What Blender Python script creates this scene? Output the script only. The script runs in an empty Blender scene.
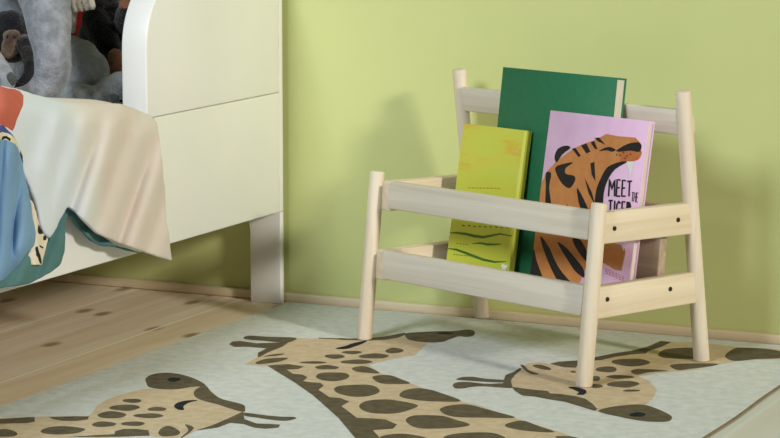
import bpy, bmesh, math, random
from mathutils import Vector, Matrix, noise
from mathutils.geometry import delaunay_2d_cdt
random.seed(7)
C = bpy.context.scene.collection

# ------------------------------------------------------------------ camera numbers
F, CX, CY = 2540.3, 390.0, 219.0
CAM = Vector((0.0, -3.7373, 0.7807)); YAW, PITCH = 0.4383, 0.1519
FW = Vector((-math.sin(YAW)*math.cos(PITCH), math.cos(YAW)*math.cos(PITCH), -math.sin(PITCH)))
RT = Vector((math.cos(YAW), math.sin(YAW), 0)); UP = RT.cross(FW)
def ray(u, v): return FW + RT*((u-CX)/F) - UP*((v-CY)/F)
def on_plane(u, v, p, n):
    q = ray(u, v); return CAM + q*((p-CAM).dot(n)/q.dot(n))
def on_floor(u, v, z=0): return on_plane(u, v, Vector((0, 0, z)), Vector((0, 0, 1)))
def on_x(u, v, x): return on_plane(u, v, Vector((x, 0, 0)), Vector((1, 0, 0)))
def to_px(p):
    q = p-CAM; d = q.dot(FW); return (CX+F*q.dot(RT)/d, CY-F*q.dot(UP)/d)
def px_size(p): return (p-CAM).dot(FW)/F          # metres per pixel there

# ------------------------------------------------------------------ helpers
def tag(o, label=None, cat=None, group=None, kind=None):
    if label: o['label'] = label
    if cat: o['category'] = cat
    if group: o['group'] = group
    if kind: o['kind'] = kind
    return o
def thing(name, label, cat, loc=(0, 0, 0), rot=None, group=None, mat=None):
    o = bpy.data.objects.new(name, None); C.objects.link(o); o.empty_display_size = .05
    if mat is not None: o.matrix_world = mat
    else:
        o.location = loc
        if rot: o.rotation_euler = rot
    return tag(o, label, cat, group)
def link(name, me, mats, parent=None, smooth=False, label=None):
    o = bpy.data.objects.new(name, me); C.objects.link(o)
    for m in (mats if isinstance(mats, (list, tuple)) else [mats]): me.materials.append(m)
    if parent: o.parent = parent
    if smooth:
        for p in me.polygons: p.use_smooth = True
    if label: o['label'] = label
    return o
def obj(name, bm, mats, parent=None, smooth=False, label=None, fix=True):
    if fix: bmesh.ops.recalc_face_normals(bm, faces=bm.faces)
    me = bpy.data.meshes.new(name); bm.to_mesh(me); bm.free()
    return link(name, me, mats, parent, smooth, label)
def bevel(o, w, seg=2, ang=40):
    m = o.modifiers.new('bevel', 'BEVEL'); m.width = w; m.segments = seg; m.limit_method = 'ANGLE'; m.angle_limit = math.radians(ang)
    for p in o.data.polygons: p.use_smooth = True
    return o
def box(bm, x0, x1, y0, y1, z0, z1, mi=0):
    vs = [bm.verts.new((x, y, z)) for x in (x0, x1) for y in (y0, y1) for z in (z0, z1)]
    for f in ((0,1,3,2),(4,6,7,5),(0,4,5,1),(2,3,7,6),(0,2,6,4),(1,5,7,3)):
        bm.faces.new([vs[i] for i in f]).material_index = mi
    return vs
def prism(bm, pts, axis, d0, d1):
    """extrude a 2d outline; axis x: pts are (y, z); axis y: pts are (x, z)"""
    def mk(p, d): return (d, p[0], p[1]) if axis == 'x' else (p[0], d, p[1])
    a = [bm.verts.new(mk(p, d0)) for p in pts]; b = [bm.verts.new(mk(p, d1)) for p in pts]
    bm.faces.new(a); bm.faces.new(b[::-1]); n = len(pts)
    for i in range(n): bm.faces.new((a[i], b[i], b[(i+1) % n], a[(i+1) % n]))
def tube(bm, pts, rad, seg=20, flat=None, caps=True):
    """round tapering limb along a path; ends closed by domes"""
    pts = [Vector(p) for p in pts]; n = len(pts)
    # smooth the path
    P, R = [], []
    for i in range(n-1):
        p0, p1, p2, p3 = pts[max(i-1, 0)], pts[i], pts[i+1], pts[min(i+2, n-1)]
        k = 5 if n > 2 else 1
        for j in range(k):
            t = j/k
            P.append(.5*((2*p1)+(p2-p0)*t+(2*p0-5*p1+4*p2-p3)*t*t+(3*p1-p0-3*p2+p3)*t**3))
            R.append(rad[i]*(1-t)+rad[i+1]*t)
    P.append(pts[-1]); R.append(rad[-1])
    if caps:
        d0 = (P[0]-P[1]).normalized(); d1 = (P[-1]-P[-2]).normalized(); r0, r1 = R[0], R[-1]
        A = [(P[0]+d0*r0*math.sin(a), r0*math.cos(a)) for a in (1.5, 1.2, .8, .4)]
        B = [(P[-1]+d1*r1*math.sin(a), r1*math.cos(a)) for a in (.4, .8, 1.2, 1.5)]
        P = [a[0] for a in A]+P+[b[0] for b in B]; R = [a[1] for a in A]+R+[b[1] for b in B]
    rings = []; prev = None
    for i, p in enumerate(P):
        t = (P[min(i+1, len(P)-1)]-P[max(i-1, 0)]).normalized()
        if prev is None:
            s = t.cross(Vector((0, 0, 1)));
            if s.length < .1: s = t.cross(Vector((1, 0, 0)))
        else: s = prev-t*prev.dot(t)
        s.normalize(); prev = s; w = t.cross(s)
        rings.append([bm.verts.new(p+(s*math.cos(2*math.pi*k/seg)+w*math.sin(2*math.pi*k/seg))*R[i]) for k in range(seg)])
    for a, b in zip(rings, rings[1:]):
        for k in range(seg): bm.faces.new((a[k], a[(k+1) % seg], b[(k+1) % seg], b[k]))
    bm.faces.new(rings[0][::-1]); bm.faces.new(rings[-1])
def blob(bm, c, r, rot=None, sub=4):
    """ellipsoid"""
    m = Matrix.Translation(Vector(c)) @ (rot.to_4x4() if rot else Matrix.Identity(4)) @ Matrix.Diagonal((*r, 1))
    bmesh.ops.create_icosphere(bm, subdivisions=sub, radius=1, matrix=m)
def plush(o, voxel=.006, disp=.0025, smooth_it=6):
    """fuse the limbs into one continuous soft body and rough up the pile"""
    m = o.modifiers.new('fuse', 'REMESH'); m.mode = 'VOXEL'; m.voxel_size = voxel; m.use_smooth_shade = True
    s = o.modifiers.new('soft', 'SMOOTH'); s.iterations = smooth_it; s.factor = .5
    t = bpy.data.textures.new('pile', 'CLOUDS'); t.noise_scale = .018
    d = o.modifiers.new('pile', 'DISPLACE'); d.texture = t; d.strength = disp*2; d.mid_level = .5; d.texture_coords = 'LOCAL'
    t2 = bpy.data.textures.new('dents', 'CLOUDS'); t2.noise_scale = .07
    d2 = o.modifiers.new('dents', 'DISPLACE'); d2.texture = t2; d2.strength = disp*5; d2.mid_level = .5; d2.texture_coords = 'LOCAL'
    return o

# ------------------------------------------------------------------ materials
def newmat(name, rough=.6, spec=.3):
    m = bpy.data.materials.new(name); m.use_nodes = True
    b = m.node_tree.nodes['Principled BSDF']; b.inputs['Roughness'].default_value = rough
    b.inputs['Specular IOR Level'].default_value = spec
    return m, m.node_tree.nodes, m.node_tree.links, b
def rgb(h):
    h = h.lstrip('#'); c = [int(h[i:i+2], 16)/255 for i in (0, 2, 4)]
    return tuple((x/12.92 if x < .04045 else ((x+.055)/1.055)**2.4) for x in c)+(1,)
def noisy(name, c1, c2, scale=(8, 8, 8), detail=4, rough=.7, spec=.25, bump=0, bscale=200, lo=.35, hi=.65, sheen=0, dist=0):
    m, N, L, b = newmat(name, rough, spec)
    tc = N.new('ShaderNodeTexCoord'); mp = N.new('ShaderNodeMapping'); mp.inputs['Scale'].default_value = scale
    nz = N.new('ShaderNodeTexNoise'); nz.inputs['Scale'].default_value = 1; nz.inputs['Detail'].default_value = detail; nz.inputs['Distortion'].default_value = dist
    cr = N.new('ShaderNodeValToRGB'); cr.color_ramp.elements[0].position = lo; cr.color_ramp.elements[1].position = hi
    cr.color_ramp.elements[0].color = rgb(c1); cr.color_ramp.elements[1].color = rgb(c2)
    L.new(tc.outputs['Object'], mp.inputs['Vector']); L.new(mp.outputs[0], nz.inputs['Vector'])
    L.new(nz.outputs['Fac'], cr.inputs[0]); L.new(cr.outputs[0], b.inputs['Base Color'])
    if bump:
        n2 = N.new('ShaderNodeTexNoise'); n2.inputs['Scale'].default_value = bscale; n2.inputs['Detail'].default_value = 3
        bp = N.new('ShaderNodeBump'); bp.inputs['Strength'].default_value = bump; bp.inputs['Distance'].default_value = .003
        L.new(tc.outputs['Object'], n2.inputs['Vector']); L.new(n2.outputs['Fac'], bp.inputs['Height']); L.new(bp.outputs[0], b.inputs['Normal'])
    if sheen: b.inputs['Sheen Weight'].default_value = sheen
    return m
def wood(name, axis, c1, c2, c3=None, k=1.0):
    s = [70*k, 70*k, 70*k]; s[axis] = 2.6*k
    m = noisy(name, c1, c2, tuple(s), 5, .55, .3, bump=.05, bscale=300, lo=.3, hi=.72, dist=.6)
    return m
WALL = noisy('green_wall_paint', '#cdd390', '#d2d896', (3, 3, 3), 3, .62, .25, bump=.04, bscale=500)
WHITE = noisy('white_lacquer', '#e6e6e4', '#ebebe8', (4, 4, 4), 3, .38, .4)
WX = wood('pale_pine_across', 0, '#d0c5b3', '#e5ddd0')
WY = wood('pale_pine_deep', 1, '#d9c6aa', '#ecdec7')
WZ = wood('pale_pine_upright', 2, '#d8c8b0', '#e8dcc8')
PANEL = wood('shade_darkened_pine', 0, '#a8927a', '#c4b19b')  # rack pine with the shade on the back panel put into its colour
BASE = wood('baseboard_pine', 0, '#dcc8a6', '#e9dabd')
SCREW = newmat('screw_metal', .4)[0]; SCREW.node_tree.nodes['Principled BSDF'].inputs['Base Color'].default_value = rgb('#3d3a36'); SCREW.node_tree.nodes['Principled BSDF'].inputs['Metallic'].default_value = .7

def floor_mat():
    m, N, L, b = newmat('pine_plank_floor', .5, .35)
    tc = N.new('ShaderNodeTexCoord'); sp = N.new('ShaderNodeSeparateXYZ'); L.new(tc.outputs['Object'], sp.inputs[0])
    def math_(op, a, bb=None):
        n = N.new('ShaderNodeMath'); n.operation = op
        for i, x in enumerate((a, bb)):
            if x is None: continue
            if isinstance(x, (int, float)): n.inputs[i].default_value = x
            else: L.new(x, n.inputs[i])
        return n.outputs[0]
    PW, X0 = .2084, -2.0206
    t = math_('DIVIDE', math_('SUBTRACT', sp.outputs[0], X0), PW)
    idx = math_('FLOOR', t); fr = math_('FRACT', t)
    edge = math_('MINIMUM', fr, math_('SUBTRACT', 1.0, fr))
    gap = math_('LESS_THAN', edge, .014)
    wn = N.new('ShaderNodeTexWhiteNoise'); wn.noise_dimensions = '1D'; L.new(idx, wn.inputs['W'])
    cb = N.new('ShaderNodeCombineXYZ'); L.new(math_('MULTIPLY', sp.outputs[0], 34), cb.inputs[0]); L.new(math_('MULTIPLY', sp.outputs[1], 1.6), cb.inputs[1]); L.new(math_('MULTIPLY', wn.outputs[0], 40), cb.inputs[2])
    nz = N.new('ShaderNodeTexNoise'); nz.inputs['Scale'].default_value = 1; nz.inputs['Detail'].default_value = 5; nz.inputs['Distortion'].default_value = .8
    L.new(cb.outputs[0], nz.inputs['Vector'])
    cr = N.new('ShaderNodeValToRGB'); e = cr.color_ramp.elements; e[0].position = .28; e[1].position = .75
    e[0].color = rgb('#e2c49e'); e[1].color = rgb('#f8ecd9'); L.new(nz.outputs['Fac'], cr.inputs[0])
    # knots
    vo = N.new('ShaderNodeTexVoronoi'); vo.voronoi_dimensions = '2D'; vo.inputs['Scale'].default_value = 1; vo.feature = 'F1'
    c2 = N.new('ShaderNodeCombineXYZ'); L.new(math_('MULTIPLY', sp.outputs[0], 9), c2.inputs[0]); L.new(math_('MULTIPLY', sp.outputs[1], 4.5), c2.inputs[1])
    L.new(c2.outputs[0], vo.inputs['Vector'])
    k = N.new('ShaderNodeMapRange'); k.inputs['From Min'].default_value = .05; k.inputs['From Max'].default_value = .13; k.inputs['To Min'].default_value = .85; k.inputs['To Max'].default_value = 0
    L.new(vo.outputs['Distance'], k.inputs['Value'])
    mx = N.new('ShaderNodeMix'); mx.data_type = 'RGBA'; L.new(k.outputs[0], mx.inputs['Factor']); L.new(cr.outputs[0], mx.inputs[6]); mx.inputs[7].default_value = rgb('#8a6242')
    m2 = N.new('ShaderNodeMix'); m2.data_type = 'RGBA'; L.new(gap, m2.inputs['Factor']); L.new(mx.outputs[2], m2.inputs[6]); m2.inputs[7].default_value = rgb('#fff3d6')
    m3 = N.new('ShaderNodeMix'); m3.data_type = 'RGBA'; L.new(math_('MULTIPLY', math_('FRACT', math_('ADD', math_('MULTIPLY', idx, .95), .05)), .95), m3.inputs['Factor']); L.new(m2.outputs[2], m3.inputs[6]); m3.inputs[7].default_value = rgb('#c8ccca')  # right-hand planks painted paler to stand in for the cool light there
    L.new(m3.outputs[2], b.inputs['Base Color'])
    return m
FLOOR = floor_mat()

# ------------------------------------------------------------------ setting
bm = bmesh.new(); box(bm, -5, 2.5, 0, .12, -.003, 2.4)
tag(obj('wall_back', bm, WALL), 'smooth lime green painted wall behind the rack and bed', 'wall', kind='structure')
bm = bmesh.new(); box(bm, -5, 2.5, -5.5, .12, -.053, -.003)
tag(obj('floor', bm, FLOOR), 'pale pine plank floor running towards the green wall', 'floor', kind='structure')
bm = bmesh.new(); box(bm, -5, 2.5, -.012, 0, -.003, .0125)
tag(bevel(obj('baseboard_back', bm, BASE), .003), 'low pale pine baseboard strip along the green wall', 'baseboard', kind='structure')

# ------------------------------------------------------------------ rug with printed giraffes
RUGC = noisy('rug_cream', '#ced1ce', '#dbdedb', (60, 60, 60), 4, .95, .05, bump=.5, bscale=420)
RUGB = noisy('rug_beige_print', '#c9b393', '#d6c2a4', (60, 60, 60), 4, .95, .05, bump=.5, bscale=420)
RUGD = noisy('rug_brown_print', '#5f5645', '#6e6551', (60, 60, 60), 4, .95, .05, bump=.5, bscale=420)
RUGK = noisy('rug_black_print', '#262a2c', '#32363a', (60, 60, 60), 4, .95, .05, bump=.5, bscale=420)
RUGE = noisy('rug_edge_shade', '#7d6c55', '#8f7d64', (60, 60, 60), 4, .95, .05)
RX0, RX1, RY0, RY1 = -1.929, -.9975, -1.45, -.022
def catmull(pts, k=4):
    n = len(pts); out = []
    for i in range(n):
        p0, p1, p2, p3 = pts[i-1], pts[i], pts[(i+1) % n], pts[(i+2) % n]
        for j in range(k):
            t = j/k
            out.append(tuple(.5*((2*p1[a])+(p2[a]-p0[a])*t+(2*p0[a]-5*p1[a]+4*p2[a]-p3[a])*t*t+(3*p1[a]-p0[a]-3*p2[a]+p3[a])*t**3) for a in (0, 1)))
    return out
def resample(pts, step):
    out = []; n = len(pts)
    for i in range(n):
        a, b = pts[i], pts[(i+1) % n]; d = math.dist(a, b); k = max(1, int(d/step))
        for j in range(k): out.append((a[0]+(b[0]-a[0])*j/k, a[1]+(b[1]-a[1])*j/k))
    return out
def fill(bm, pts3, mi):
    """triangulated flat polygon from 3d points (projected on their dominant plane)"""
    c = sum(pts3, Vector())/len(pts3); nrm = Vector()
    for i in range(len(pts3)): nrm += (pts3[i]-c).cross(pts3[(i+1) % len(pts3)]-c)
    nrm.normalize(); ax = nrm.orthogonal().normalized(); ay = nrm.cross(ax)
    v2 = [Vector(((p-c).dot(ax), (p-c).dot(ay))) for p in pts3]; n = len(v2)
    vs, es, fs, ov, oe, of = delaunay_2d_cdt(v2, [(i, (i+1) % n) for i in range(n)], [], 1, 1e-7)
    h = sum((p-c).dot(nrm) for p in pts3)/n
    bv = [bm.verts.new(c+ax*v.x+ay*v.y+nrm*h) for v in vs]
    for f in fs:
        try: bm.faces.new([bv[i] for i in f]).material_index = mi
        except ValueError: pass
rug = bmesh.new()
# body with gently wavy long edges
def wob(y): return .0014*math.sin(y*9)+.0008*math.sin(y*23+1)
ys = [RY0+(RY1-RY0)*i/60 for i in range(61)]
top = [rug.verts.new((RX0+wob(y+3)*.6, y, 0)) for y in ys]; top2 = [rug.verts.new((RX1+wob(y), y, 0)) for y in ys]
bot = [rug.verts.new((v.co.x, v.co.y, -.0028)) for v in top]; bot2 = [rug.verts.new((v.co.x, v.co.y, -.0028)) for v in top2]
for i in range(60):
    rug.faces.new((top[i], top2[i], top2[i+1], top[i+1])).material_index = 0
    rug.faces.new((bot[i], bot[i+1], bot2[i+1], bot2[i])).material_index = 0
    rug.faces.new((top[i], top[i+1], bot[i+1], bot[i])).material_index = 4
    rug.faces.new((top2[i], bot2[i], bot2[i+1], top2[i+1])).material_index = 4
rug.faces.new((top[0], bot[0], bot2[0], top2[0])).material_index = 4; rug.faces.new((top[-1], top2[-1], bot2[-1], bot[-1])).material_index = 4
# dark line painted along the right edge, standing in for its shade
for i in range(60):
    a, b2 = top2[i].co, top2[i+1].co
    fill(rug, [Vector((a.x-.0018, a.y, .0002)), Vector((a.x+.001, a.y, .0002)), Vector((b2.x+.001, b2.y, .0002)), Vector((b2.x-.0018, b2.y, .0002))], 4)
LAYER = {1: .0002, 2: .00035, 3: .0006}; NP = [0]
K5 = 5.473
CR = dict(L=(0, 358, K5), K=(100, 358, K5), M=(130, 350, 4.588), N=(240, 358, K5), Q=(220, 315, K5), R=(340, 320, K5), S=(340, 358, K5), Y=(460, 358, K5),
          T=(440, 335, K5), U=(540, 330, K5), V=(550, 358, K5), X=(640, 320, K5))
def im(c, pts):
    ox, oy, s = CR[c]; return [(ox+x/s, oy+y/s) for x, y in pts]
def rp(pts, mi, smooth=True):
    q = catmull(pts, 4) if smooth else pts
    w = [on_floor(u, v, 0) for u, v in q]; NP[0] += 1
    # clip to the rug
    w = [Vector((min(max(p.x, RX0+.001), RX1-.0045), min(max(p.y, RY0+.001), RY1-.001), LAYER[mi]+NP[0]*1.4e-6)) for p in w]
    fill(rug, w, mi)
def el(c, x, y, rx, ry, mi=2):
    p = [(x+rx*math.cos(a)*(1+.08*math.sin(2*a+x)), y+ry*math.sin(a)*(1+.1*math.cos(a*3+y))) for a in [2*math.pi*i/16 for i in range(16)]]
    rp(im(c, p), mi)
# giraffe at the left
rp(im('L', [(-60, 332), (200, 322), (480, 318), (508, 298), (530, 262), (590, 224), (680, 196)])+im('K', [(240, 168), (340, 174), (560, 155)])+im('M', [(345, 165), (420, 228), (515, 262), (522, 285), (450, 325), (300, 372), (240, 400), (180, 406), (120, 398)])+im('K', [(270, 425), (0, 437)])+im('L', [(400, 432), (380, 445), (-60, 470)]), 1, False)
rp(im('K', [(250, 115), (275, 95), (340, 82), (430, 88), (520, 115), (578, 152), (500, 160), (420, 172), (340, 172), (270, 160), (256, 140)]), 2)
el('K', 405, 120, 35, 12, 3)
rp(im('M', [(345, 163), (375, 195), (420, 225), (515, 250), (528, 270), (520, 285), (460, 270), (400, 250), (340, 235), (305, 220), (292, 200), (305, 180)]), 2)
rp(im('M', [(520, 288), (620, 300), (700, 307), (750, 308), (762, 315), (720, 325), (660, 322), (590, 312), (525, 302)]), 2)
rp(im('M', [(518, 283), (525, 318), (580, 338), (640, 340), (690, 343), (680, 357), (620, 362), (570, 357), (520, 340), (460, 335), (400, 357), (300, 371), (380, 345), (450, 315)]), 2, False)
rp(im('M', [(203, 262), (215, 245), (255, 234), (312, 232), (270, 243), (245, 260), (248, 275), (225, 276)]), 3)
rp(im('M', [(130, 380), (150, 356), (185, 350), (228, 374), (215, 392), (150, 397)]), 2)
rp(im('M', [(252, 343), (283, 350), (290, 365), (245, 400), (233, 402), (268, 370)]), 2)
for a in ((175, 235, 55, 11), (135, 273, 82, 17), (312, 281, 55, 11), (65, 313, 74, 20), (265, 317, 77, 13), (180, 361, 68, 12), (22, 364, 66, 15)): el('K', *a)
rp(im('K', [(82, 402), (130, 389), (200, 390), (265, 396), (272, 426), (100, 432), (-100, 434), (-180, 434), (-40, 424), (80, 418)]), 2, False)
rp(im('L', [(222, 402), (260, 382), (340, 374), (420, 380), (467, 392), (420, 412), (330, 420), (250, 416)]), 2)
rp(im('L', [(265, 324), (400, 320), (488, 321), (480, 337), (420, 345), (340, 345), (290, 336)]), 2, False)
rp(im('L', [(-60, 338), (60, 332), (150, 325), (190, 325), (190, 350), (150, 357), (-60, 362)]), 2, False)
el('L', 25, 413, 70, 21)
# giraffe in the middle
mid_out = im('N', [(150, 43), (300, 135), (400, 205), (540, 330), (630, 438), (690, 520)])
rp(im('Q', [(135, 270), (190, 240), (240, 205), (330, 172), (415, 128), (740, 134)])+im('R', [(160, 105), (350, 75), (480, 125), (410, 195), (310, 207), (155, 245), (220, 290), (380, 345)])+im('S', [(440, 160), (660, 238)])+im('Y', [(110, 262), (300, 330), (560, 410), (640, 440), (760, 490), (760, 560)])+im('N', [(760, 600)])+mid_out[::-1], 1, False)
rp(im('N', [(150, 43), (190, 38), (270, 35), (350, 48), (320, 62), (255, 65), (290, 87), (340, 92), (370, 106), (345, 128), (380, 133), (440, 137), (460, 152), (430, 175), (490, 216), (550, 220), (598, 240), (555, 265), (600, 298), (640, 329), (720, 331)])+im('S', [(250, 338), (312, 365), (290, 388), (180, 396), (220, 440), (290, 520)])+mid_out[::-1], 2, False)
rp(im('Q', [(128, 125), (160, 114), (260, 120), (415, 126), (380, 150), (330, 151), (240, 142), (150, 135)]), 2)
rp(im('Q', [(50, 160), (70, 146), (110, 143), (200, 156), (330, 151), (410, 127), (340, 175), (260, 207), (225, 228), (207, 234), (208, 208), (255, 184), (160, 174), (80, 175)]), 2, False)
rp(im('Q', [(540, 126), (700, 130), (800, 128), (800, 138), (700, 137), (540, 130)]), 2, False)
rp(im('R', [(0, 100), (90, 104), (160, 100), (250, 90), (352, 71), (345, 88), (280, 105), (170, 113), (0, 109)]), 2)
rp(im('R', [(358, 76), (420, 68), (540, 62), (620, 62), (690, 54), (730, 59), (738, 75), (725, 88), (690, 93), (650, 90), (600, 106), (560, 120), (500, 124), (420, 118), (370, 105)]), 2)
el('R', 575, 74, 45, 5, 3)
rp(im('Q', [(630, 185), (690, 170), (722, 158), (790, 143), (800, 148), (750, 170), (690, 187)]), 3)
rp(im('Q', [(195, 261), (240, 244), (300, 236), (372, 237), (330, 255), (270, 265), (210, 270)]), 2)
rp(im('Q', [(236, 229), (290, 216), (352, 212), (320, 223)]), 2)
for a in ((65, 178, 52, 9), (185, 199, 80, 14), (298, 169, 48, 15), (90, 230, 82, 12)): el('R', *a)
for a in ((510, 261, 70, 7), (585, 288, 62, 12), (628, 228, 55, 12)): el('Q', *a)
el('N', 507, 102, 98, 24); el('N', 640, 178, 132, 33)
for p in ([(178, 105), (220, 95), (280, 97), (330, 115), (382, 141), (250, 143), (200, 130)],
          [(325, 202), (350, 180), (410, 167), (480, 172), (550, 192), (662, 237), (500, 238), (400, 229), (340, 217)],
          [(105, 262), (140, 238), (220, 228), (300, 232), (425, 259), (380, 285), (300, 305), (180, 303), (125, 287)],
          [(360, 340), (390, 319), (450, 314), (560, 318), (630, 338), (712, 366), (640, 382), (520, 388), (430, 385), (380, 366)],
          [(220, 432), (320, 415), (420, 425), (480, 445), (400, 470), (260, 460)]): rp(im('S', p), 2)
rp(im('R', [(65, 268), (90, 257), (145, 256), (217, 291), (150, 290), (90, 283)]), 2)
for p in ([(-110, 288), (-80, 266), (0, 255), (60, 259), (180, 291), (302, 327), (150, 328), (-40, 322)],
          [(245, 371), (290, 350), (350, 345), (420, 370), (518, 406), (420, 405), (300, 391)],
          [(-80, 428), (0, 413), (120, 408), (200, 416), (250, 445), (150, 470), (0, 465), (-80, 450)],
          [(520, 432), (600, 430), (660, 445), (600, 460)]): rp(im('Y', p), 2)
# giraffe at the right
rp(im('T', [(388, 280), (388, 240), (440, 188), (480, 155), (540, 150), (610, 162)])+im('U', [(60, 180), (200, 168), (300, 150), (410, 130), (500, 115), (590, 95), (660, 62)])+im('X', [(170, 120), (290, 125), (420, 135), (535, 150), (800, 160), (800, 214), (640, 217), (530, 224), (400, 250), (280, 275), (100, 290), (0, 305)])+im('U', [(540, 255), (600, 280), (640, 330), (612, 380), (580, 408)])+im('V', [(430, 262), (265, 292), (240, 280), (190, 215), (0, 200)])+im('T', [(480, 305)]), 1, False)
rp(im('T', [(90, 245), (120, 232), (180, 230), (250, 240), (352, 248), (345, 260), (250, 257), (160, 251)]), 2)
rp(im('T', [(70, 276), (90, 261), (150, 258), (250, 268), (350, 266), (390, 278), (385, 291), (250, 282), (170, 285), (130, 293), (85, 292)]), 2)
rp(im('T', [(350, 246), (360, 220), (400, 205), (440, 180), (446, 190), (410, 220), (388, 250), (396, 288), (370, 284), (345, 268)]), 2, False)
rp(im('T', [(394, 286), (480, 297), (590, 308)])+im('V', [(0, 194), (60, 199), (140, 210), (190, 222), (230, 250), (260, 280), (245, 290), (180, 270), (80, 240), (0, 228)])+im('T', [(520, 338), (450, 332), (410, 306)]), 2, False)
rp(im('T', [(440, 165), (460, 168), (490, 195), (542, 215), (500, 215), (465, 195)]), 2)
rp(im('T', [(510, 166), (550, 164), (600, 180), (605, 192), (560, 189), (515, 176)]), 2)
rp(im('V', [(265, 292), (330, 270), (430, 258), (520, 258), (600, 285), (660, 315), (665, 335), (640, 348), (560, 350), (470, 340), (350, 316)]), 2)
el('V', 480, 312, 42, 12, 3)
rp(im('V', [(100, 162), (135, 160), (190, 175), (199, 192), (180, 204), (145, 200), (158, 190), (130, 175)]), 3)
rp(im('U', [(55, 186), (100, 175), (200, 168), (300, 150), (410, 128), (500, 115), (590, 92), (660, 61), (722, 67), (660, 95), (590, 118), (580, 130), (500, 135), (410, 148), (340, 165), (220, 175), (195, 208), (130, 205)]), 2, False)
for a in ((497, 178, 100, 21), (363, 217, 62, 16), (440, 258, 75, 10), (455, 298, 85, 18), (300, 267, 32, 14), (308, 308, 36, 11), (500, 333, 50, 6), (182, 230, 15, 6)): el('U', *a)
rp(im('U', [(498, 226), (530, 215), (620, 217), (705, 225), (600, 232), (540, 245), (510, 240)]), 2)
for p in ([(100, 190), (130, 165), (200, 155), (300, 155), (345, 182), (340, 212), (180, 212), (120, 205)],
          [(165, 250), (240, 240), (415, 240), (400, 252), (280, 268), (205, 275)],
          [(465, 198), (510, 160), (560, 153), (680, 158), (766, 172), (800, 190), (766, 210), (640, 215), (515, 225)]): rp(im('X', p), 2)
ro = obj('giraffe_rug', rug, [RUGC, RUGB, RUGD, RUGK, RUGE], fix=False)
tag(ro, 'cream flatwoven rug printed with brown spotted giraffes', 'rug')

# ------------------------------------------------------------------ book rack
RO = Vector((-1.677, -.253, .0006)); PHI = -.3823
A = Vector((math.cos(PHI), math.sin(PHI), 0)); B = Vector((-math.sin(PHI), math.cos(PHI), 0)); Z = Vector((0, 0, 1))
W, DB, HB, HF = .4621, .2574, .4061, .2598
rack = thing('book_rack', 'pale pine children\'s book rack with round legs standing on the giraffe rug', 'book rack', RO, (0, 0, PHI))
def leg(x, y0, y1, h, r=.0116):
    bm = bmesh.new(); tube(bm, [(x, y0, 0), (x, y1, h)], [r+.0004, r-.0002], 28, caps=False)
    o = obj('leg', bm, WZ, rack, True)
    # level the foot
    for v in o.data.vertices:
        if abs(v.co.z) < .02 and v.co.z != 0: v.co.z = 0
    return bevel(o, .0018, 2, 50)
leg(0, 0, .0277, HF); leg(W, 0, .0277, HF); leg(0, DB, DB-.0533, HB); leg(W, DB, DB-.0533, HB)
def side_rail(x0, x1, zf0, zf1, zr0, zr1, bf, br):
    bm = bmesh.new(); prism(bm, [(bf, zf0), (br, zr0), (br-.003, zr1), (bf+.003, zf1)], 'x', x0, x1)
    o = bevel(obj('side_rail', bm, WY, rack), .0022); return o
def screw(o, x, y, z):
    bm = bmesh.new(); bmesh.ops.create_cone(bm, cap_ends=True, segments=16, radius1=.0037, radius2=.0033, depth=.003, matrix=Matrix.Translation((x, y, z)) @ Matrix.Rotation(math.pi/2, 4, 'Y'))
    obj('screw', bm, SCREW, o)
XL = (.0105, .0345); XR = (W-.012, W+.006)
for x0, x1, right in ((*XL, False), (*XR, True)):
    u = side_rail(x0, x1, .2015, .2465, .1945, .2405, .018 if right else .0245, .232)
    l = side_rail(x0, x1, .0945, .1405, .0905, .1365, .008 if right else .0128, .243)
    xs = x1 if right else x0
    screw(u, xs, .053, .2215); screw(u, xs, .191, .2195); screw(l, xs, .040, .121); screw(l, xs, .176, .119)
def cross_rail(z0, z1, b0, t, x0=XL[1], x1=XR[0], tilt=0, name='front_rail'):
    bm = bmesh.new(); vs = box(bm, x0, x1, b0, b0+t, z0, z1)
    for v in vs:
        if v.co.z > (z0+z1)/2: v.co.y += tilt
    return bevel(obj(name, bm, WX, rack), .0022)
cross_rail(.2065, .248, .0155, .014, tilt=.005); cross_rail(.0985, .142, .004, .014, tilt=.005)
cross_rail(.341, .3795, .203, .014, x0=.011, x1=W-.006, tilt=-.008, name='top_rail')
# sloping back panel and bottom shelf inside
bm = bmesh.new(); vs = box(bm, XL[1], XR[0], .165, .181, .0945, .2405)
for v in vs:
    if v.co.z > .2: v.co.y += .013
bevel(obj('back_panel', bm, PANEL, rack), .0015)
bm = bmesh.new(); box(bm, XL[1], XR[0], .0185, .164, .0955, .1065)
obj('bottom_shelf', bm, WX, rack)
# flat cut with a plug on the rear leg
bm = bmesh.new(); bmesh.ops.create_uvsphere(bm, u_segments=16, v_segments=10, radius=1, matrix=Matrix.Translation((W+.0086, .2160, .3585)) @ Matrix.Rotation(.19, 4, 'X') @ Matrix.Diagonal((.0025, .005, .017, 1)))
obj('leg_plug', bm, WZ, rack, True)

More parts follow.
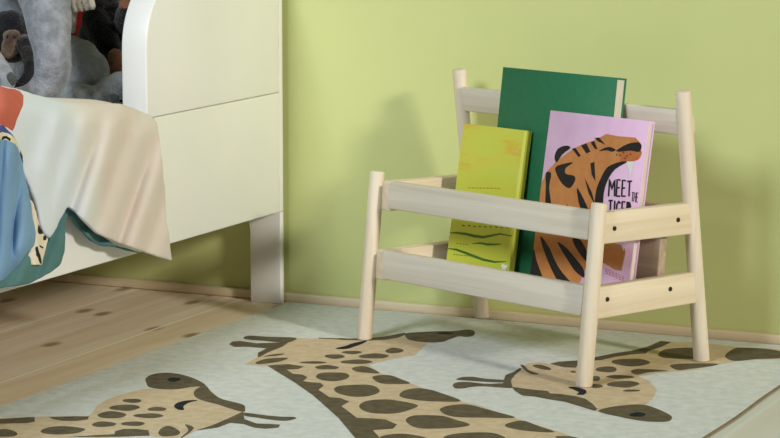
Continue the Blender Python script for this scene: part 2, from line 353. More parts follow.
# ------------------------------------------------------------------ books
def book(name, label, a0, a1, ztop, btop, slope, t, cover, page_mat, spine_right=False, cov=.0022, over=.003):
    th = math.atan(slope); U = B*math.sin(th)+Z*math.cos(th); NB = B*math.cos(th)-Z*math.sin(th)
    z0 = .1067+t*math.sin(th)                                # rear lower edge rests on the shelf
    h = (ztop-z0)/math.cos(th); b0 = btop-(ztop-z0)*slope
    org = RO+A*a0+B*b0+Z*(z0)
    M = Matrix(((A.x, NB.x, U.x, org.x), (A.y, NB.y, U.y, org.y), (A.z, NB.z, U.z, org.z), (0, 0, 0, 1)))
    r = thing(name, label, 'book', mat=M, group='books in the rack'); w = a1-a0
    bm = bmesh.new(); box(bm, 0, w, 0, cov, 0, h)
    front = bevel(obj('front_cover', bm, cover, r), .0006, 1)
    bm = bmesh.new(); box(bm, 0, w, t-cov, t, 0, h); bevel(obj('back_cover', bm, cover, r), .0006, 1)
    s0, s1 = (w-cov, w) if spine_right else (0, cov)
    bm = bmesh.new(); box(bm, s0, s1, cov, t-cov, 0, h); obj('spine', bm, cover, r)
    p0, p1 = (over, w-cov) if spine_right else (cov, w-over)
    bm = bmesh.new(); box(bm, p0, p1, cov, t-cov, over, h-over); obj('page_block', bm, page_mat, r, label='off-white page block')
    def to(u, v, off):                                      # pixel of the photo -> point on the cover
        p = M.inverted() @ on_plane(u, v, org, NB); return Vector((min(max(p.x, .0008), w-.0008), -off, min(max(p.z, .0008), h-.0008)))
    return r, to, w, h
def pages(name): return noisy(name, '#cfc8b8', '#e6e1d4', (30, 900, 30), 2, .8, .1)
PAGES = pages('paper_pages')
GREEN = noisy('green_cloth_cover', '#266f4b', '#297450', (90, 90, 90), 4, .55, .3, bump=.12, bscale=900)
g, gto, gw, gh = book('picture_book', 'tall plain green hardcover book behind the other two in the rack', .126, .361, .4205, .174, .132, .0225, GREEN, PAGES)
bm = bmesh.new()                                             # pressed hinge groove
YEL = noisy('yellow_watercolour_cover', '#bec446', '#ccd054', (9, 9, 9), 5, .45, .35)
# yellow cover with an orange wash towards the top
def yellow_print():
    m, N, L, b = newmat('yellow_wash_print', .45, .35)
    tc = N.new('ShaderNodeTexCoord'); mp = N.new('ShaderNodeMapping'); mp.inputs['Rotation'].default_value = (0, .45, 0); mp.inputs['Scale'].default_value = (11, 11, 36)
    nz = N.new('ShaderNodeTexNoise'); nz.inputs['Scale'].default_value = 1; nz.inputs['Detail'].default_value = 8; nz.inputs['Roughness'].default_value = .62; nz.inputs['Distortion'].default_value = .1
    L.new(tc.outputs['Object'], mp.inputs['Vector']); L.new(mp.outputs[0], nz.inputs['Vector'])
    cr = N.new('ShaderNodeValToRGB'); e = cr.color_ramp.elements; e[0].position = .3; e[0].color = rgb('#cdd858'); e[1].position = .52; e[1].color = rgb('#d4d04e')
    x = e.new(.62); x.color = rgb('#d8bc40'); x = e.new(.72); x.color = rgb('#dad880'); L.new(nz.outputs['Fac'], cr.inputs[0])
    sp = N.new('ShaderNodeSeparateXYZ'); L.new(tc.outputs['Object'], sp.inputs[0])
    mr = N.new('ShaderNodeMapRange'); mr.inputs['From Min'].default_value = .125; mr.inputs['From Max'].default_value = .165; L.new(sp.outputs[2], mr.inputs['Value'])
    mx = N.new('ShaderNodeMix'); mx.data_type = 'RGBA'; L.new(mr.outputs[0], mx.inputs['Factor']); mx.inputs[6].default_value = rgb('#c8ce46'); L.new(cr.outputs[0], mx.inputs[7])
    L.new(mx.outputs[2], b.inputs['Base Color']); return m
YPR = yellow_print()
YGRN = noisy('green_ink', '#3d6a1c', '#4c7a26', (60, 60, 60), 3, .5, .3)
YOR = noisy('ochre_ink', '#b07a20', '#c08a28', (60, 60, 60), 3, .5, .3)
WHT = noisy('white_ink', '#e6e8e4', '#f0f0ec', (60, 60, 60), 3, .5, .3)
yb, yto, yw, yh = book('picture_book', 'small yellow book with green wavy lines leaning at the left of the rack', .069, .2050, .331, .146, .175, .0125, YEL, PAGES, spine_right=True)
def ribbon(pts, w):
    L_, R_ = [], []
    for i, p in enumerate(pts):
        a = pts[max(i-1, 0)]; b = pts[min(i+1, len(pts)-1)]; d = math.dist(a, b) or 1
        nx, ny = -(b[1]-a[1])/d, (b[0]-a[0])/d; ww = w[i] if isinstance(w, (list, tuple)) else w
        L_.append((p[0]+nx*ww/2, p[1]+ny*ww/2)); R_.append((p[0]-nx*ww/2, p[1]-ny*ww/2))
    return L_+R_[::-1]
def printed(to, name, polys, mats, parent):
    bm = bmesh.new()
    for pts, mi, lay in polys:
        if 4 < len(pts) and lay < 3 and pts is not body: pts = catmull(pts, 3)
        fill(bm, [to(u, v, .0003+.00012*lay) for u, v in pts], mi)
    return obj(name, bm, mats, parent, fix=False)
pol = []
bm = bmesh.new()
qs = [Vector((.0008, -.0003, .0008)), Vector((yw-.006, -.0003, .0008)), Vector((yw-.006, -.0003, yh-.0008)), Vector((.0008, -.0003, yh-.0008))]
fill(bm, qs, 0)
Y0 = lambda pts: [(440+x/2.74, 120+y/2.74) for x, y in pts]
def yput(pts, mi, w, lay=1): fill(bm, [yto(u, v, .0003+.00012*lay) for u, v in ribbon(Y0(pts), w)], mi)
yput([(26, 309), (45, 309), (70, 312), (95, 318), (120, 321), (145, 316), (165, 312), (198, 318)], 1, [.6, 2, 2.6, 2.8, 2.6, 2.2, 1.6, .8])
yput([(88, 339), (110, 337), (130, 341), (150, 341), (168, 340)], 1, [.6, 1.8, 2.2, 1.8, .6])
yput([(22, 352), (45, 355), (70, 364), (95, 374), (120, 383), (150, 389), (182, 388)], 1, [.8, 2, 2.6, 2.8, 2.6, 2.2, .8])
yput([(22, 400), (60, 404), (100, 409), (140, 414)], 1, [.6, 2, 2, .6])
for k in range(9): x = 62+k*15; yput([(x, 286+.05*x+random.uniform(-2, 2)), (x+6, 287+.05*x)], 1, 1.1)
for k in range(7): x = 38+k*7; yput([(x, 368+k*.6), (x+4, 370+k*.6)], 1, .8)
for k in range(4): x = 45+k*9; yput([(x, 338+k), (x+5, 338+k)], 1, .8)
for k in range(9): x = 78+k*10; yput([(x, 184+.02*x), (x+7, 184.5+.02*x)], 2, .9)
fill(bm, [yto(u, v, .0006) for u, v in Y0([(168, 398), (174, 394), (180, 398), (186, 396), (184, 404), (178, 410), (172, 408)])], 3)
obj('cover_print', bm, [YPR, YGRN, YOR, WHT], yb, fix=False)

PINK = noisy('pink_cover', '#e2b8da', '#e8c0e0', (40, 40, 40), 4, .5, .3)
TORA = noisy('orange_print', '#c58048', '#ce8c52', (60, 60, 60), 4, .5, .3)
TBLK = noisy('black_print', '#1c1a1a', '#262323', (60, 60, 60), 4, .5, .3)
TMUZ = noisy('rust_print', '#bf6a38', '#c9763f', (60, 60, 60), 4, .5, .3)
PEACH = noisy('salmon_print', '#c27f86', '#cc8a8c', (60, 60, 60), 4, .5, .3)
tb, tto, tw, tph = book('picture_book', 'pink book with a roaring tiger on its cover titled MEET THE TIGER', .2477, .4442, .365, .152, .168, .0135, PINK, PAGES)
tp = []
ca = lambda pts: [(535+x/3.983, 105+y/3.983) for x, y in pts]
cb = lambda pts: [(525+x/4.386, 105+y/4.386) for x, y in pts]
cc = lambda pts: [(585+x/4.386, 115+y/4.386) for x, y in pts]
cd = lambda pts: [(520+x/7.3, 230+y/7.3) for x, y in pts]
ce = lambda pts: [(590+x/7.3, 240+y/7.3) for x, y in pts]
body = ca([(26, 310), (50, 262), (85, 225), (150, 176), (190, 156), (240, 140), (285, 115), (330, 124), (400, 130), (420, 150), (422, 172), (412, 217), (365, 226), (320, 236), (290, 255), (262, 300), (258, 350), (262, 400)])+[(601, 215), (604, 232), (612, 242), (624, 246), (625.5, 253), (621.5, 271), (614.7, 269.5), (603.7, 263), (590, 258), (581, 280), (572, 320), (520, 320), (529, 275), (534.4, 234)]
tp.append((body, 0, 0))
tp.append((ca([(330, 192), (420, 178), (413, 217), (365, 226), (340, 222), (345, 205)]), 2, 1))          # rust muzzle
tp.append((ca([(350, 224), (310, 236), (285, 252), (265, 287), (245, 337), (238, 405), (250, 500), (275, 500), (272, 410), (275, 350), (290, 300), (320, 256), (368, 227)]), 1, 1))
tp.append((cb([(130, 228), (145, 192), (180, 178), (200, 188), (165, 216), (140, 252)]), 1, 1))
tp.append((cb([(133, 276), (170, 258), (212, 252), (180, 276), (180, 302), (215, 310), (221, 330), (200, 363), (175, 356), (150, 325)]), 1, 1))
tp.append((cb([(92, 298), (116, 300), (107, 360), (116, 438), (122, 520), (98, 520), (90, 438), (92, 350)]), 1, 1))
tp.append((cb([(62, 420), (72, 438), (78, 500), (56, 500)]), 1, 1))
tp.append((cb([(207, 192), (222, 188), (246, 222), (236, 229)]), 1, 1))
tp.append((cb([(246, 178), (270, 168), (288, 205), (270, 213)]), 1, 1))
tp.append((ca([(222, 150), (236, 142), (250, 176), (240, 176)]), 1, 1))
tp.append((cc([(42, 102), (62, 98), (92, 132), (58, 116)]), 1, 1))
tp.append((cc([(62, 158), (100, 140), (130, 148), (134, 156), (118, 161), (95, 155)]), 1, 2))
tp.append((cc([(138, 156), (190, 126), (235, 120), (249, 136), (238, 162), (200, 156), (160, 161)]), 1, 2))
tp.append((cc([(24, 212), (42, 205), (47, 292), (30, 262)]), 1, 1))
tp.append((ca([(168, 330), (195, 375), (222, 438), (250, 520), (215, 520), (192, 438), (175, 390)]), 1, 1))
tp.append((ca([(198, 288), (228, 350), (242, 404), (214, 352)]), 1, 1))
tp.append((ca([(128, 392), (136, 410), (150, 500), (130, 500)]), 1, 1))
for x, y in ((140, 175), (155, 178), (170, 165), (185, 180), (177, 190), (201, 172)):
    tp.append((cc([(x-4, y), (x, y-4), (x+4, y), (x, y+4)]), 1, 3))
tp.append((cc([(184, 203), (216, 205), (201, 272)]), 3, 2))
tp.append((cd([(155, 45), (215, 130), (260, 230), (310, 310), (400, 420), (320, 420), (275, 370), (230, 285), (190, 190), (158, 95)]), 1, 1))
tp.append((cd([(277, 86), (340, 130), (400, 200), (462, 280), (470, 345), (440, 332), (395, 290), (340, 205), (290, 122)]), 1, 1))
tp.append((cd([(385, 60), (440, 70), (485, 150), (500, 230), (480, 225), (435, 170), (400, 112)]), 1, 1))
tp.append((cd([(98, 140), (125, 230), (175, 370), (190, 440), (60, 440), (70, 330)]), 1, 1))
tp.append((ce([(232, 38), (256, 34), (246, 84)]), 3, 2))
for k in range(3):                                          # small unreadable line of lettering under the jaw
    for j in range(6): x = 112+j*24+k*3; y = 205+j*11+k*16; tp.append((ce([(x, y), (x+17, y+7), (x+16, y+14), (x-1, y+8)]), 4, 1))
# hand-drawn title
GL = {'M': [[(0, 1), (.08, 0), (.5, .62), (.92, 0), (1, 1)]], 'E': [[(.9, .02), (.1, 0), (.05, 1), (.95, .98)], [(.08, .5), (.75, .47)]],
      'T': [[(-.05, .04), (1.05, 0)], [(.5, .02), (.48, 1)]], 'H': [[(.05, 0), (0, 1)], [(.95, 0), (1, 1)], [(.02, .5), (.98, .48)]],
      'I': [[(.5, 0), (.48, 1)]], 'G': [[(.92, .15), (.55, 0), (.12, .25), (.08, .75), (.5, 1), (.92, .8), (.92, .55), (.55, .55)]],
      'R': [[(.08, 1), (.1, 0), (.7, .05), (.88, .28), (.6, .5), (.1, .52)], [(.4, .52), (1, 1)]]}
def write(txt, x0, y0, x1, y1, h0, h1, wd, lean=0, widths=None):
    """lettering from crop-c coordinates: top line from (x0,y0) to (x1,y1), letter heights h0..h1"""
    ws = widths or [1]*len(txt); tot = sum(ws); acc = 0
    for i, ch in enumerate(txt):
        f0 = acc/tot; f1 = (acc+ws[i]*.8)/tot; acc += ws[i]
        for st in GL[ch]:
            q = []
            for a, b_ in st:
                f = f0+(f1-f0)*a; h = h0+(h1-h0)*f
                q.append((x0+(x1-x0)*f+lean*b_, y0+(y1-y0)*f+h*b_))
            fine = []
            for a, b_ in zip(q, q[1:]):
                for j in range(3): fine.append((a[0]+(b_[0]-a[0])*j/3, a[1]+(b_[1]-a[1])*j/3))
            fine.append(q[-1]); tp.append((cc(ribbon(fine, wd)), 1, 3))
write('MEET', 107, 279, 212, 291, 78, 66, 7.2, -3, [1.35, .95, .95, 1])
write('THE', 207, 338, 238, 342, 40, 42, 3.4, -3)
write('TIGER', 105, 373, 208, 384, 66, 64, 7.2, -3, [1, .6, 1.1, 1, 1.1])
printed(tto, 'cover_print', tp, [TORA, TBLK, TMUZ, WHT, PEACH], tb)

# ------------------------------------------------------------------ bed
BX = -1.9377; FL = -.003
bed = thing('bed', 'white lacquered children\'s bed with a curved guard standing against the green wall', 'bed', (BX, -.95, FL))
def bpart(name, bm, m, w=.0025, parent=None, seg=3):
    bmesh.ops.translate(bm, verts=bm.verts, vec=(-BX, .95, -FL)); return bevel(obj(name, bm, m, parent or bed), w, seg, 30)
TH = .0435; YB = -1.9; YW = -.021; YH = -.033
bm = bmesh.new(); prism(bm, [(YB, .153), (YH-.0003, .153), (YH-.0003, .3522), (YB, .3522)], 'x', BX-TH, BX); bpart('side_rail', bm, WHITE)
arc = [(-.4609+.115*(1-math.cos(a)), .4535+.115*math.sin(a)) for a in [math.pi/2*i/16 for i in range(17)]]
bm = bmesh.new(); prism(bm, [(YH-.0003, .3530), (YH-.0003, .5685)]+arc[::-1]+[(-.4609, .3530)], 'x', BX-TH, BX); bpart('side_guard', bm, WHITE)
# head panel against the wall with two legs that flare into it

def rnd(cx, cz, r, a0, a1, n=8): return [(cx+r*math.cos(a0+(a1-a0)*i/n), cz+r*math.sin(a0+(a1-a0)*i/n)) for i in range(n+1)]
LW = .0575; XE = BX-.94
bm = bmesh.new()
outl = [(BX, .153), (BX, .5685), (XE, .5685), (XE, .153)]
prism(bm, outl, 'y', YH, YW); bpart('head_panel', bm, WHITE, .0015)
for xo, sg in ((BX, -1), (XE, 1)):
    xi = xo+sg*LW
    pts = [(xo, FL), (xo, .1525)]+[(xi+sg*.016, .1525)]+[(xi+sg*.016*(1-math.sin(t)), .1475-.036*(1-math.cos(t))) for t in [math.pi/2*i/8 for i in range(9)]]+[(xi, FL)]
    bm = bmesh.new(); prism(bm, pts, 'y', YH, YW); bpart('leg', bm, WHITE, .0015)
for x0, x1 in ((BX-TH, BX-.0035), (XE, XE+.04)):
    bm = bmesh.new(); box(bm, x0, x1, YB+.02, YB+.13, FL, .1525); bpart('leg', bm, WHITE)
bm = bmesh.new(); prism(bm, [(YB, .153), (YH-.0003, .153), (YH-.0003, .5685), (-.42, .5685), (-.6, .45), (YB, .40)], 'x', BX-.94, BX-.90); bpart('far_side_panel', bm, WHITE)
bm = bmesh.new(); box(bm, BX-.90, BX-TH, YB, YB+.03, .153, .40); bpart('foot_panel', bm, WHITE)
for i in range(12):
    y = YB+.12+i*.145; bm = bmesh.new(); box(bm, BX-.90, BX-TH, y, y+.06, .178, .192); bpart('bed_slat', bm, WX)
MATT = noisy('mattress_cloth', '#cfcfca', '#dadad6', (20, 20, 20), 3, .9, .1)
bm = bmesh.new(); box(bm, BX-.895, BX-TH-.004, YB+.035, YH-.006, .1925, .285)
tag(bevel(obj('mattress', bm, MATT), .02, 4), 'white foam mattress inside the bed under the plush toys', 'mattress')

# ------------------------------------------------------------------ duvet
def duvet_mat():
    m, N, L, b = newmat('duvet_peach_wash', .85, .1)
    tc = N.new('ShaderNodeTexCoord'); sp = N.new('ShaderNodeSeparateXYZ'); L.new(tc.outputs['Object'], sp.inputs[0])
    nz = N.new('ShaderNodeTexNoise'); nz.inputs['Scale'].default_value = 9; nz.inputs['Detail'].default_value = 3; L.new(tc.outputs['Object'], nz.inputs['Vector'])
    ad = N.new('ShaderNodeMath'); ad.operation = 'MULTIPLY_ADD'; L.new(nz.outputs['Fac'], ad.inputs[0]); ad.inputs[1].default_value = .12; L.new(sp.outputs[1], ad.inputs[2])
    mr = N.new('ShaderNodeMapRange'); mr.inputs['From Min'].default_value = -.04; mr.inputs['From Max'].default_value = .06; L.new(ad.outputs[0], mr.inputs['Value'])
    cr = N.new('ShaderNodeValToRGB'); e = cr.color_ramp.elements; e[0].color = rgb('#d4dce6'); e[1].color = rgb('#d6cdc4'); x = e.new(.5); x.color = rgb('#d8d6d2'); L.new(mr.outputs[0], cr.inputs[0])
    n2 = N.new('ShaderNodeTexNoise'); n2.inputs['Scale'].default_value = 16; n2.inputs['Detail'].default_value = 3; L.new(tc.outputs['Object'], n2.inputs['Vector'])
    m2 = N.new('ShaderNodeMapRange'); m2.inputs['From Min'].default_value = .45; m2.inputs['From Max'].default_value = .75; m2.inputs['To Max'].default_value = .5; L.new(n2.outputs['Fac'], m2.inputs['Value'])
    mu = N.new('ShaderNodeMath'); mu.operation = 'MULTIPLY'; L.new(m2.outputs[0], mu.inputs[0]); L.new(mr.outputs[0], mu.inputs[1])
    mx = N.new('ShaderNodeMix'); mx.data_type = 'RGBA'; L.new(mu.outputs[0], mx.inputs['Factor']); L.new(cr.outputs[0], mx.inputs[6]); mx.inputs[7].default_value = rgb('#d9c2b6')
    L.new(mx.outputs[2], b.inputs['Base Color'])
    return m
DUV = duvet_mat()
DBLUE = noisy('duvet_blue_print', '#678bb4', '#7fa3c6', (14, 5, 5), 4, .85, .1)
DRED = noisy('duvet_red_print', '#b85f50', '#c26a5a', (20, 20, 20), 3, .85, .1)
DTEAL = noisy('duvet_teal_reverse', '#4a6e70', '#577d7d', (14, 14, 14), 4, .85, .1)
DNAVY = noisy('duvet_navy_print', '#45508e', '#525d9a', (14, 14, 14), 3, .85, .1)
DCREAM = noisy('duvet_cream_print', '#d8cdb4', '#e0d6c0', (14, 14, 14), 3, .85, .1)
DBLK = noisy('duvet_black_print', '#1e2126', '#2a2d33', (14, 14, 14), 3, .85, .1)
duvet = thing('duvet', 'patterned duvet with white, peach and blue print hanging over the bed side', 'duvet', (BX, -.65, .15))
def inside(p, poly):
    c = False; n = len(poly)
    for i in range(n):
        a, b = poly[i], poly[(i+1) % n]
        if (a[1] > p[1]) != (b[1] > p[1]) and p[0] < (b[0]-a[0])*(p[1]-a[1])/(b[1]-a[1])+a[0]: c = not c
    return c
def sheet(name, outline, zones, mats, off, thick, step=4, back=None, label=None):
    """cloth outlined in the photo, hung at its own distance beside the bed side; zones = printed areas"""
    loops = [resample(outline, step)]+[resample(z, step) for z, _ in zones]
    pts, eds = [], []
    for lp in loops:
        s = len(pts); pts += [Vector(p) for p in lp]; eds += [(s+i, s+(i+1) % len(lp)) for i in range(len(lp))]
    us = [p[0] for p in outline]; vs_ = [p[1] for p in outline]
    u = min(us)
    while u < max(us):
        v = min(vs_)
        while v < max(vs_):
            if inside((u, v), outline) and all(math.dist((u, v), q) > step*.6 for lp in loops for q in lp): pts.append(Vector((u, v)))
            v += step
        u += step
    vs, es, fs, *_ = delaunay_2d_cdt(pts, eds, [], 0, 1e-5)
    bm = bmesh.new(); bv = []
    for v in vs: bv.append(bm.verts.new(on_x(v.x, v.y, BX+off(v.x, v.y))-duvet.location))
    for f in fs:
        c = (sum(vs[i].x for i in f)/3, sum(vs[i].y for i in f)/3)
        if not inside(c, outline): continue
        mi = 0
        for z, k in zones:
            if inside(c, z): mi = k
        bm.faces.new([bv[i] for i in f]).material_index = mi
    if back:                                                # the cloth runs over the rail onto the mattress
        rows = [[on_x(u_, v_, BX+off(u_, v_)) for u_, v_ in resample(back, step)[:-1]]]
        rows[0] = [on_x(u_, v_, BX+off(u_, v_)) for u_, v_ in [(back[0][0]+(back[-1][0]-back[0][0])*i/40, 0) for i in range(41)] for u_, v_ in [(u_, interp(back, u_))]]
        for dx, zz in ((-.02, .003), (-.045, .003), (-.07, -.006), (-.09, None), (-.115, None), (-.15, None), (-.20, None)):
            rows.append([Vector((BX+.012+dx, p.y, p.z+zz if zz is not None else {-.09: .342, -.115: .315, -.15: .2945, -.20: .2925}[dx])) for p in rows[0]])
        rows[0] = [p+Vector((-.005, 0, -.008)) for p in rows[0]]
        rv = [[bm.verts.new(p-duvet.location) for p in r] for r in rows]
        for a, b in zip(rv, rv[1:]):
            for i in range(len(a)-1):
                f = bm.faces.new((a[i], a[i+1], b[i+1], b[i])); mi = 0
                cu = back[0][0]+(back[-1][0]-back[0][0])*(i+.5)/40
                f.material_index = 2 if cu < 20 and cu > -26 and any(k == 2 for _, k in zones) else 0
    bmesh.ops.remove_doubles(bm, verts=bm.verts, dist=.0012)
    bmesh.ops.delete(bm, geom=[v for v in bm.verts if not v.link_faces], context='VERTS')
    o = obj(name, bm, mats, duvet, True, label)
    m = o.modifiers.new('smooth', 'SMOOTH'); m.iterations = 2; m.factor = .3
    s = o.modifiers.new('thick', 'SOLIDIFY'); s.thickness = thick; s.offset = 0
    b = o.modifiers.new('sub', 'SUBSURF'); b.levels = 1; b.render_levels = 1
    return o
def interp(pl, x):
    for a, b in zip(pl, pl[1:]):
        if min(a[0], b[0]) <= x <= max(a[0], b[0]):
            t = (x-a[0])/((b[0]-a[0]) or 1); return a[1]+(b[1]-a[1])*t
    return pl[0][1] if x < pl[0][0] else pl[-1][1]
w1 = lambda pts: [(x/4.386, 85+y/4.386) for x, y in pts]
w2 = lambda pts: [(x/4.38, 190+y/4.38) for x, y in pts]
far = lambda y, z, dx=.03: to_px(Vector((BX+dx, y, z)))          # the duvet goes on along the bed side, out of the frame
crest = [far(-1.62, .372, .012), far(-1.2, .374, .012), far(-1.0, .375, .012), (0, 87), (22, 91), (40, 96.5), (62, 102), (90, 103), (120, 104), (133, 108.5), (141, 112)]
main = crest+[(151, 116), (157, 124), (160, 145), (163, 170), (165, 200), (168, 232), (172, 262), (156, 257), (139, 251), (117, 243.5), (96, 234), (82, 221), (72, 210), (67, 205.5), (62, 215), (55, 229), (49, 240), (44, 236), (40, 228), (38, 218), (35, 203), (29, 188), (20, 170), (-20, 170), far(-1.2, .27), far(-1.62, .26)]
red = w1([(-120, -40), (0, 12), (30, 22), (60, 24), (80, 32), (98, 55), (92, 95), (65, 150), (47, 205), (20, 185), (-120, 140)])
def off_main(u, v):
    d = max(0, v-interp(crest, u))                          # pixels below the crest
    k = min(d/25, 1); base = .012+.026*math.sin(k*math.pi/2)
    f = .0045*math.sin((u-60)*.115+v*.02+.5*math.sin(v*.03))*min(d/70, 1)
    f += .006*math.sin((u+v*.35)*.21)*min(d/60, 1)*(1 if u > 50 else .3)
    return base+f+.004*min(d/120, 1)
sheet('duvet_cover', main, [(red, 2)], [DUV, DBLUE, DRED], off_main, .007, 4, back=crest)
# blue fold at the left, in front of the white part
blue = [far(-1.62, .315, .06), far(-1.3, .315, .06), far(-1.05, .315, .06)]+w1([(0, 166), (20, 186), (48, 216), (72, 252), (88, 305), (100, 370), (118, 430)])+w2([(125, 20), (132, 60), (142, 130), (156, 190), (150, 240), (104, 292), (60, 345), (20, 392), (-10, 402)])+[far(-1.05, .165, .06), far(-1.3, .16, .06), far(-1.62, .165, .06)]
navy = w1([(-160, 140), (0, 163), (20, 184), (50, 216), (58, 232), (40, 222), (0, 208), (-160, 200)])
cream = w1([(-160, 200), (0, 210), (40, 222), (60, 236), (80, 262), (90, 318), (78, 300), (70, 275), (40, 250), (0, 238), (-160, 230)])
eye = w1([(0, 226), (22, 230), (42, 244), (40, 250), (18, 240), (-4, 238)])
eye2 = w1([(80, 285), (90, 310), (94, 345), (84, 330), (78, 300)])
def off_blue(u, v):
    e = interp([(90, 10), (125, 10), (150, 18), (180, 25), (215, 31), (235, 35), (245, 33), (258, 22), (282, 4), (300, -10)], v)
    t = max(0, min(1, (e-u)/14)); return .052+.022*math.sin(t*math.pi/2)+.010*math.sin(u*.32+v*.03)*max(.12, min(1, (u+30)/30))+.006*math.sin(v*.05+u*.1)
sheet('blue_fold', blue, [(navy, 1), (cream, 2), (eye, 3), (eye2, 3)], [DBLUE, DNAVY, DCREAM, DBLK], off_blue, .007, 4, label='blue printed fold of the duvet')
# teal reverse curling under the hem
teal = [far(-1.62, .17, .025), far(-1.25, .17, .025)]+w2([(0, 398), (20, 388), (100, 288), (150, 236), (200, 235), (262, 110), (290, 66), (304, 68), (350, 108), (400, 160), (438, 196)])+[(118, 246), (143, 253), (139, 253.5), (120, 249), (98, 245.5)]+w2([(400, 228), (370, 198), (330, 158), (302, 110), (290, 130), (286, 180), (279, 280), (262, 330), (200, 376), (130, 412), (60, 426), (0, 430)])+[far(-1.05, .145, .025), far(-1.25, .142, .025), far(-1.62, .145, .025)]
dog = w2([(118, 20), (150, 60), (166, 130), (175, 170), (200, 200), (214, 215), (200, 260), (180, 330), (122, 330), (118, 285), (140, 250), (140, 130), (124, 60)])
zones = [(w2([(126, 40), (136, 50), (140, 90), (130, 92)]), 3), (w2([(162, 148), (174, 165), (186, 190), (164, 192), (158, 175)]), 2), (w2([(182, 205), (196, 194), (208, 205), (200, 220), (184, 222)]), 2), (w2([(150, 250), (160, 245), (180, 322), (172, 326), (155, 285)]), 2), (w2([(166, 240), (186, 252), (184, 258), (166, 248)]), 2)]
def off_teal(u, v):
    t = max(0, min(1, (v-215)/50)); return .020+.018*t*(1 if u < 68 else .35)+.005*math.sin(u*.25+v*.1)
sheet('duvet_reverse', teal, [], [DTEAL], off_teal, .006, 3.5, label='teal reverse side of the duvet')
sheet('patterned_fold', dog, zones, [DCREAM, DBLK, DBLK, DRED], lambda u, v: .043+.004*math.sin(u*.4), .004, 2.5, label='cream fold with black and red print')

# ------------------------------------------------------------------ plush toys in the bed
def fur(name, c1, c2, s=60): return noisy(name, c1, c2, (s, s, s), 5, .95, .05, bump=.9, bscale=260, sheen=.3)
GREY = fur('grey_plush', '#777a82', '#989aa1'); SLATE = fur('slate_plush', '#8b8f93', '#a5a9ad'); BLACK = fur('black_plush', '#070708', '#111011')
CHAR = fur('charcoal_plush', '#171619', '#29272b'); FACE = fur('brown_face_plush', '#4d3a33', '#8f7767', 45); BROWN = fur('brown_hand_plush', '#7c5138', '#96664a')
PALE = fur('pale_grey_plush', '#b3aca3', '#cdc6bc'); PAD = fur('dark_pad_plush', '#3c403e', '#4a4e4b'); REDC = noisy('red_knit', '#8e1d20', '#a32628', (40, 40, 40), 4, .9, .1)
EYE = newmat('toy_eye', .15, .6)[0]; EYE.node_tree.nodes['Principled BSDF'].inputs['Base Color'].default_value = (.01, .01, .01, 1)
def pt(u, v, y): return on_plane(u, v, Vector((0, y, 0)), Vector((0, 1, 0)))
MZ = .2865
def toy(name, label, y, u, v, cat='plush toy'):
    p = pt(u, v, y); p.z = MZ
    return thing(name, label, cat, p, group='plush toys in the bed' if cat == 'plush toy' else None)
def tpart(t, name, build, m, voxel=.006, disp=.002, label=None, fuse=True, sm=6):
    bm = bmesh.new(); build(bm); bmesh.ops.translate(bm, verts=bm.verts, vec=-Vector(t.location))
    o = obj(name, bm, m, t, True, label)
    if fuse: plush(o, voxel, disp, sm)
    return o
def limb(bm, path):
    P = [pt(u, v, y) for u, v, r, y in path]
    tube(bm, P, [r*px_size(p) for (u, v, r, y), p in zip(path, P)], 24)
def lump(bm, u, v, y, r, z0=None):
    p = pt(u, v, y)
    if z0 is not None: p.z = z0
    blob(bm, p, r)
el_t = toy('plush_elephant', 'large light grey plush elephant with its thick trunk hanging down inside the bed', -.20, 10, 60)
def b_el(bm):
    limb(bm, [(36, -34, 31, -.37), (42, -10, 26, -.44), (48, 15, 23.5, -.47), (51, 40, 20.5, -.49), (53, 60, 19.5, -.50), (50, 79, 17.5, -.50), (40, 90, 13.5, -.51), (26, 95, 10.5, -.52), (12, 97, 9, -.53)])
    lump(bm, 30, -45, -.30, (.085, .085, .08)); lump(bm, 15, 20, -.165, (.078, .072, .155), MZ+.158)
    limb(bm, [(52, -12, 15, -.25), (66, -10, 14, -.27), (78, -3, 12, -.29)])
tpart(el_t, 'body', b_el, GREY, .005, .0016)
def b_ear(s_): return lambda bm: lump(bm, 33+s_*60, -82, -.31, (.018, .03, .045))
tpart(el_t, 'ear', b_ear(-1), GREY, .005, .0012); tpart(el_t, 'ear', b_ear(1), GREY, .005, .0012)
def b_pw(bm):
    limb(bm, [(76, -5, 11, -.30), (82, 2, 9, -.315)])
    for k in range(4): limb(bm, [(74+k*5.6, 2+1.5*math.sin(k), 4.4, -.325), (76+k*5.4, 9-k*.8, 4.0, -.328)])
    limb(bm, [(74, 10, 4, -.32), (73, 20, 3.6, -.31), (73, 31, 3, -.30)])
tpart(el_t, 'foot', b_pw, PALE, .002, .0006, 'paler grey foot with stitched toes', sm=1)
mk = toy('plush_monkey', 'small charcoal plush monkey with a brown face tucked left of the elephant trunk', -.32, 14, 70)
def b_mk(bm):
    lump(bm, 11, 36, -.325, (.040, .036, .042)); lump(bm, 16, 66, -.32, (.038, .036, .05), MZ+.048)
    limb(bm, [(25, 44, 9, -.35), (31, 62, 7.5, -.37), (29, 76, 6, -.38), (22, 82, 5.5, -.38)])
    limb(bm, [(2, 50, 8, -.34), (-6, 66, 7, -.35), (-4, 80, 6, -.35)])
tpart(mk, 'body', b_mk, CHAR, .004, .002)
def b_fc(bm):
    lump(bm, 11, 46, -.354, (.016, .012, .016)); lump(bm, 12, 36, -.356, (.016, .010, .010)); lump(bm, 8, 53, -.352, (.012, .011, .009))
tpart(mk, 'face', b_fc, FACE, .0025, .0012, 'brown face')
for u in (7, 15):
    tpart(mk, 'eye', (lambda u: lambda bm: lump(bm, u, 36.5, -.3665, (.0028, .002, .0028)))(u), EYE, fuse=False)
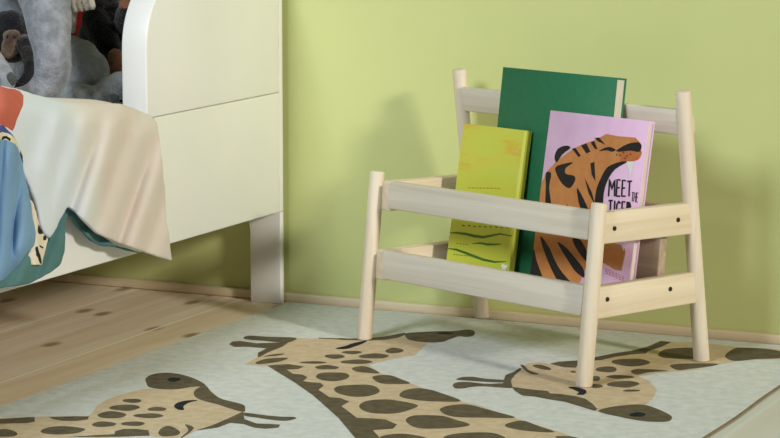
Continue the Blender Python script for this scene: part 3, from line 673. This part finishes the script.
ft = toy('plush_toy', 'grey plush toy with a dark paw pad behind the red part of the duvet', -.52, -20, 86)
def b_ft(bm):
    limb(bm, [(-22, 50, 14, -.52), (-8, 64, 14, -.55), (4, 77, 11.5, -.58), (8, 84, 9, -.59)]); lump(bm, -42, 60, -.50, (.055, .055, .06), MZ+.058); lump(bm, -48, 22, -.53, (.042, .045, .04)); lump(bm, -56, 30, -.575, (.03, .03, .024)); lump(bm, -68, -3, -.52, (.012, .008, .013)); lump(bm, -32, -3, -.52, (.012, .008, .013))
tpart(ft, 'body', b_ft, GREY, .005, .0018)
tpart(ft, 'paw_pad', lambda bm: lump(bm, 11.5, 79, -.593, (.009, .006, .011)), PAD, .002, .0006, 'dark grey paw pad')
sl = toy('plush_toy', 'slate grey plush toy slumped between the elephant trunk and the white bed guard', -.34, 92, 85)
def b_sl(bm):
    limb(bm, [(64, 66, 13, -.33), (80, 74, 14, -.34)]); limb(bm, [(54, 92, 9, -.36), (76, 93, 12, -.37)]); limb(bm, [(72, 45, 9, -.31), (82, 58, 17, -.32), (92, 70, 17, -.34), (96, 80, 12, -.35)])
    limb(bm, [(70, 92, 12, -.38), (84, 96, 12, -.40), (97, 100, 9, -.41)])
    limb(bm, [(124, 84, 13, -.33), (110, 90, 13, -.36), (96, 97, 11, -.39)])
    lump(bm, 92, 80, -.33, (.055, .055, .045), MZ+.043)
tpart(sl, 'body', b_sl, SLATE, .005, .0018)
tpart(sl, 'paw_pad', lambda bm: lump(bm, 114, 98, -.392, (.010, .006, .008)), PAD, .002, .0006, 'dark grey paw pad')
ap = toy('plush_ape', 'black plush ape with brown hands lying behind the slate grey toy', -.19, 106, 60)
def b_ap(bm):
    lump(bm, 108, 20, -.20, (.062, .055, .11), MZ+.108); lump(bm, 106, -24, -.21, (.048, .048, .05))
    limb(bm, [(94, 20, 14, -.24), (104, 38, 13, -.26), (113, 54, 10, -.27)])
    limb(bm, [(128, 20, 14, -.24), (130, 2, 11, -.27)])
tpart(ap, 'body', b_ap, BLACK, .005, .002)
def hand(u, v, y):
    def f(bm):
        limb(bm, [(u-2, v-6, 7.5, y), (u+1, v+4, 8, y-.004), (u+2, v+10, 6, y-.006)])
        for k in range(4): limb(bm, [(u-5+k*3.6, v+8, 2.6, y-.01), (u-5.5+k*3.8, v+15, 2.3, y-.012)])
        limb(bm, [(u-7, v-1, 2.6, y-.01), (u-10, v+5, 2.2, y-.01)])
    return f
tpart(ap, 'hand', hand(117, 62, -.285), BROWN, .0016, .0005, 'brown hand', sm=1); tpart(ap, 'hand', hand(127, -8, -.29), BROWN, .0016, .0005, 'brown hand', sm=1)
rd = toy('red_cushion', 'red knitted cushion behind the grey plush foot and the black ape', -.085, 84, 40, 'cushion')
def b_rd(bm): lump(bm, 90, 28, -.078, (.060, .026, .11), MZ+.108)
tpart(rd, 'cushion_body', b_rd, REDC, .006, .001)

# ------------------------------------------------------------------ camera and light
cam = bpy.data.cameras.new('camera'); co = bpy.data.objects.new('camera', cam); C.objects.link(co)
cam.sensor_width = 36; cam.lens = F/780*36; cam.clip_start = .05
co.location = CAM; co.rotation_euler = (math.pi/2-PITCH, 0, YAW)
bpy.context.scene.camera = co
def sun(d, e, col, ang):
    l = bpy.data.lights.new('warm_sun', 'SUN'); l.energy = e; l.color = col; l.angle = math.radians(ang)
    o = bpy.data.objects.new('warm_sun', l); C.objects.link(o); o.rotation_euler = Vector(d).to_track_quat('-Z', 'Y').to_euler(); o.location = (1, -3, 2.2)
sun((-1, .44, -.41), 2.0, (1, .945, .84), 6)
def area(name, loc, tgt, e, col, sx, sy):
    l = bpy.data.lights.new(name, 'AREA'); l.energy = e; l.color = col; l.shape = 'RECTANGLE'; l.size = sx; l.size_y = sy
    o = bpy.data.objects.new(name, l); C.objects.link(o); o.location = loc; o.rotation_euler = (Vector(tgt)-Vector(loc)).to_track_quat('-Z', 'Y').to_euler()
area('cool_window', (-2.1, -3.2, 2.1), (-1.6, -.1, .3), 68, (.84, .94, 1), .8, .8)
w = bpy.data.worlds.new('world'); bpy.context.scene.world = w; w.use_nodes = True
w.node_tree.nodes['Background'].inputs[0].default_value = (1, .88, .68, 1); w.node_tree.nodes['Background'].inputs[1].default_value = .07
vs = bpy.context.scene.view_settings; vs.view_transform = 'Standard'; vs.look = 'None'; vs.exposure = 0; vs.gamma = 1; vs.use_curve_mapping = False
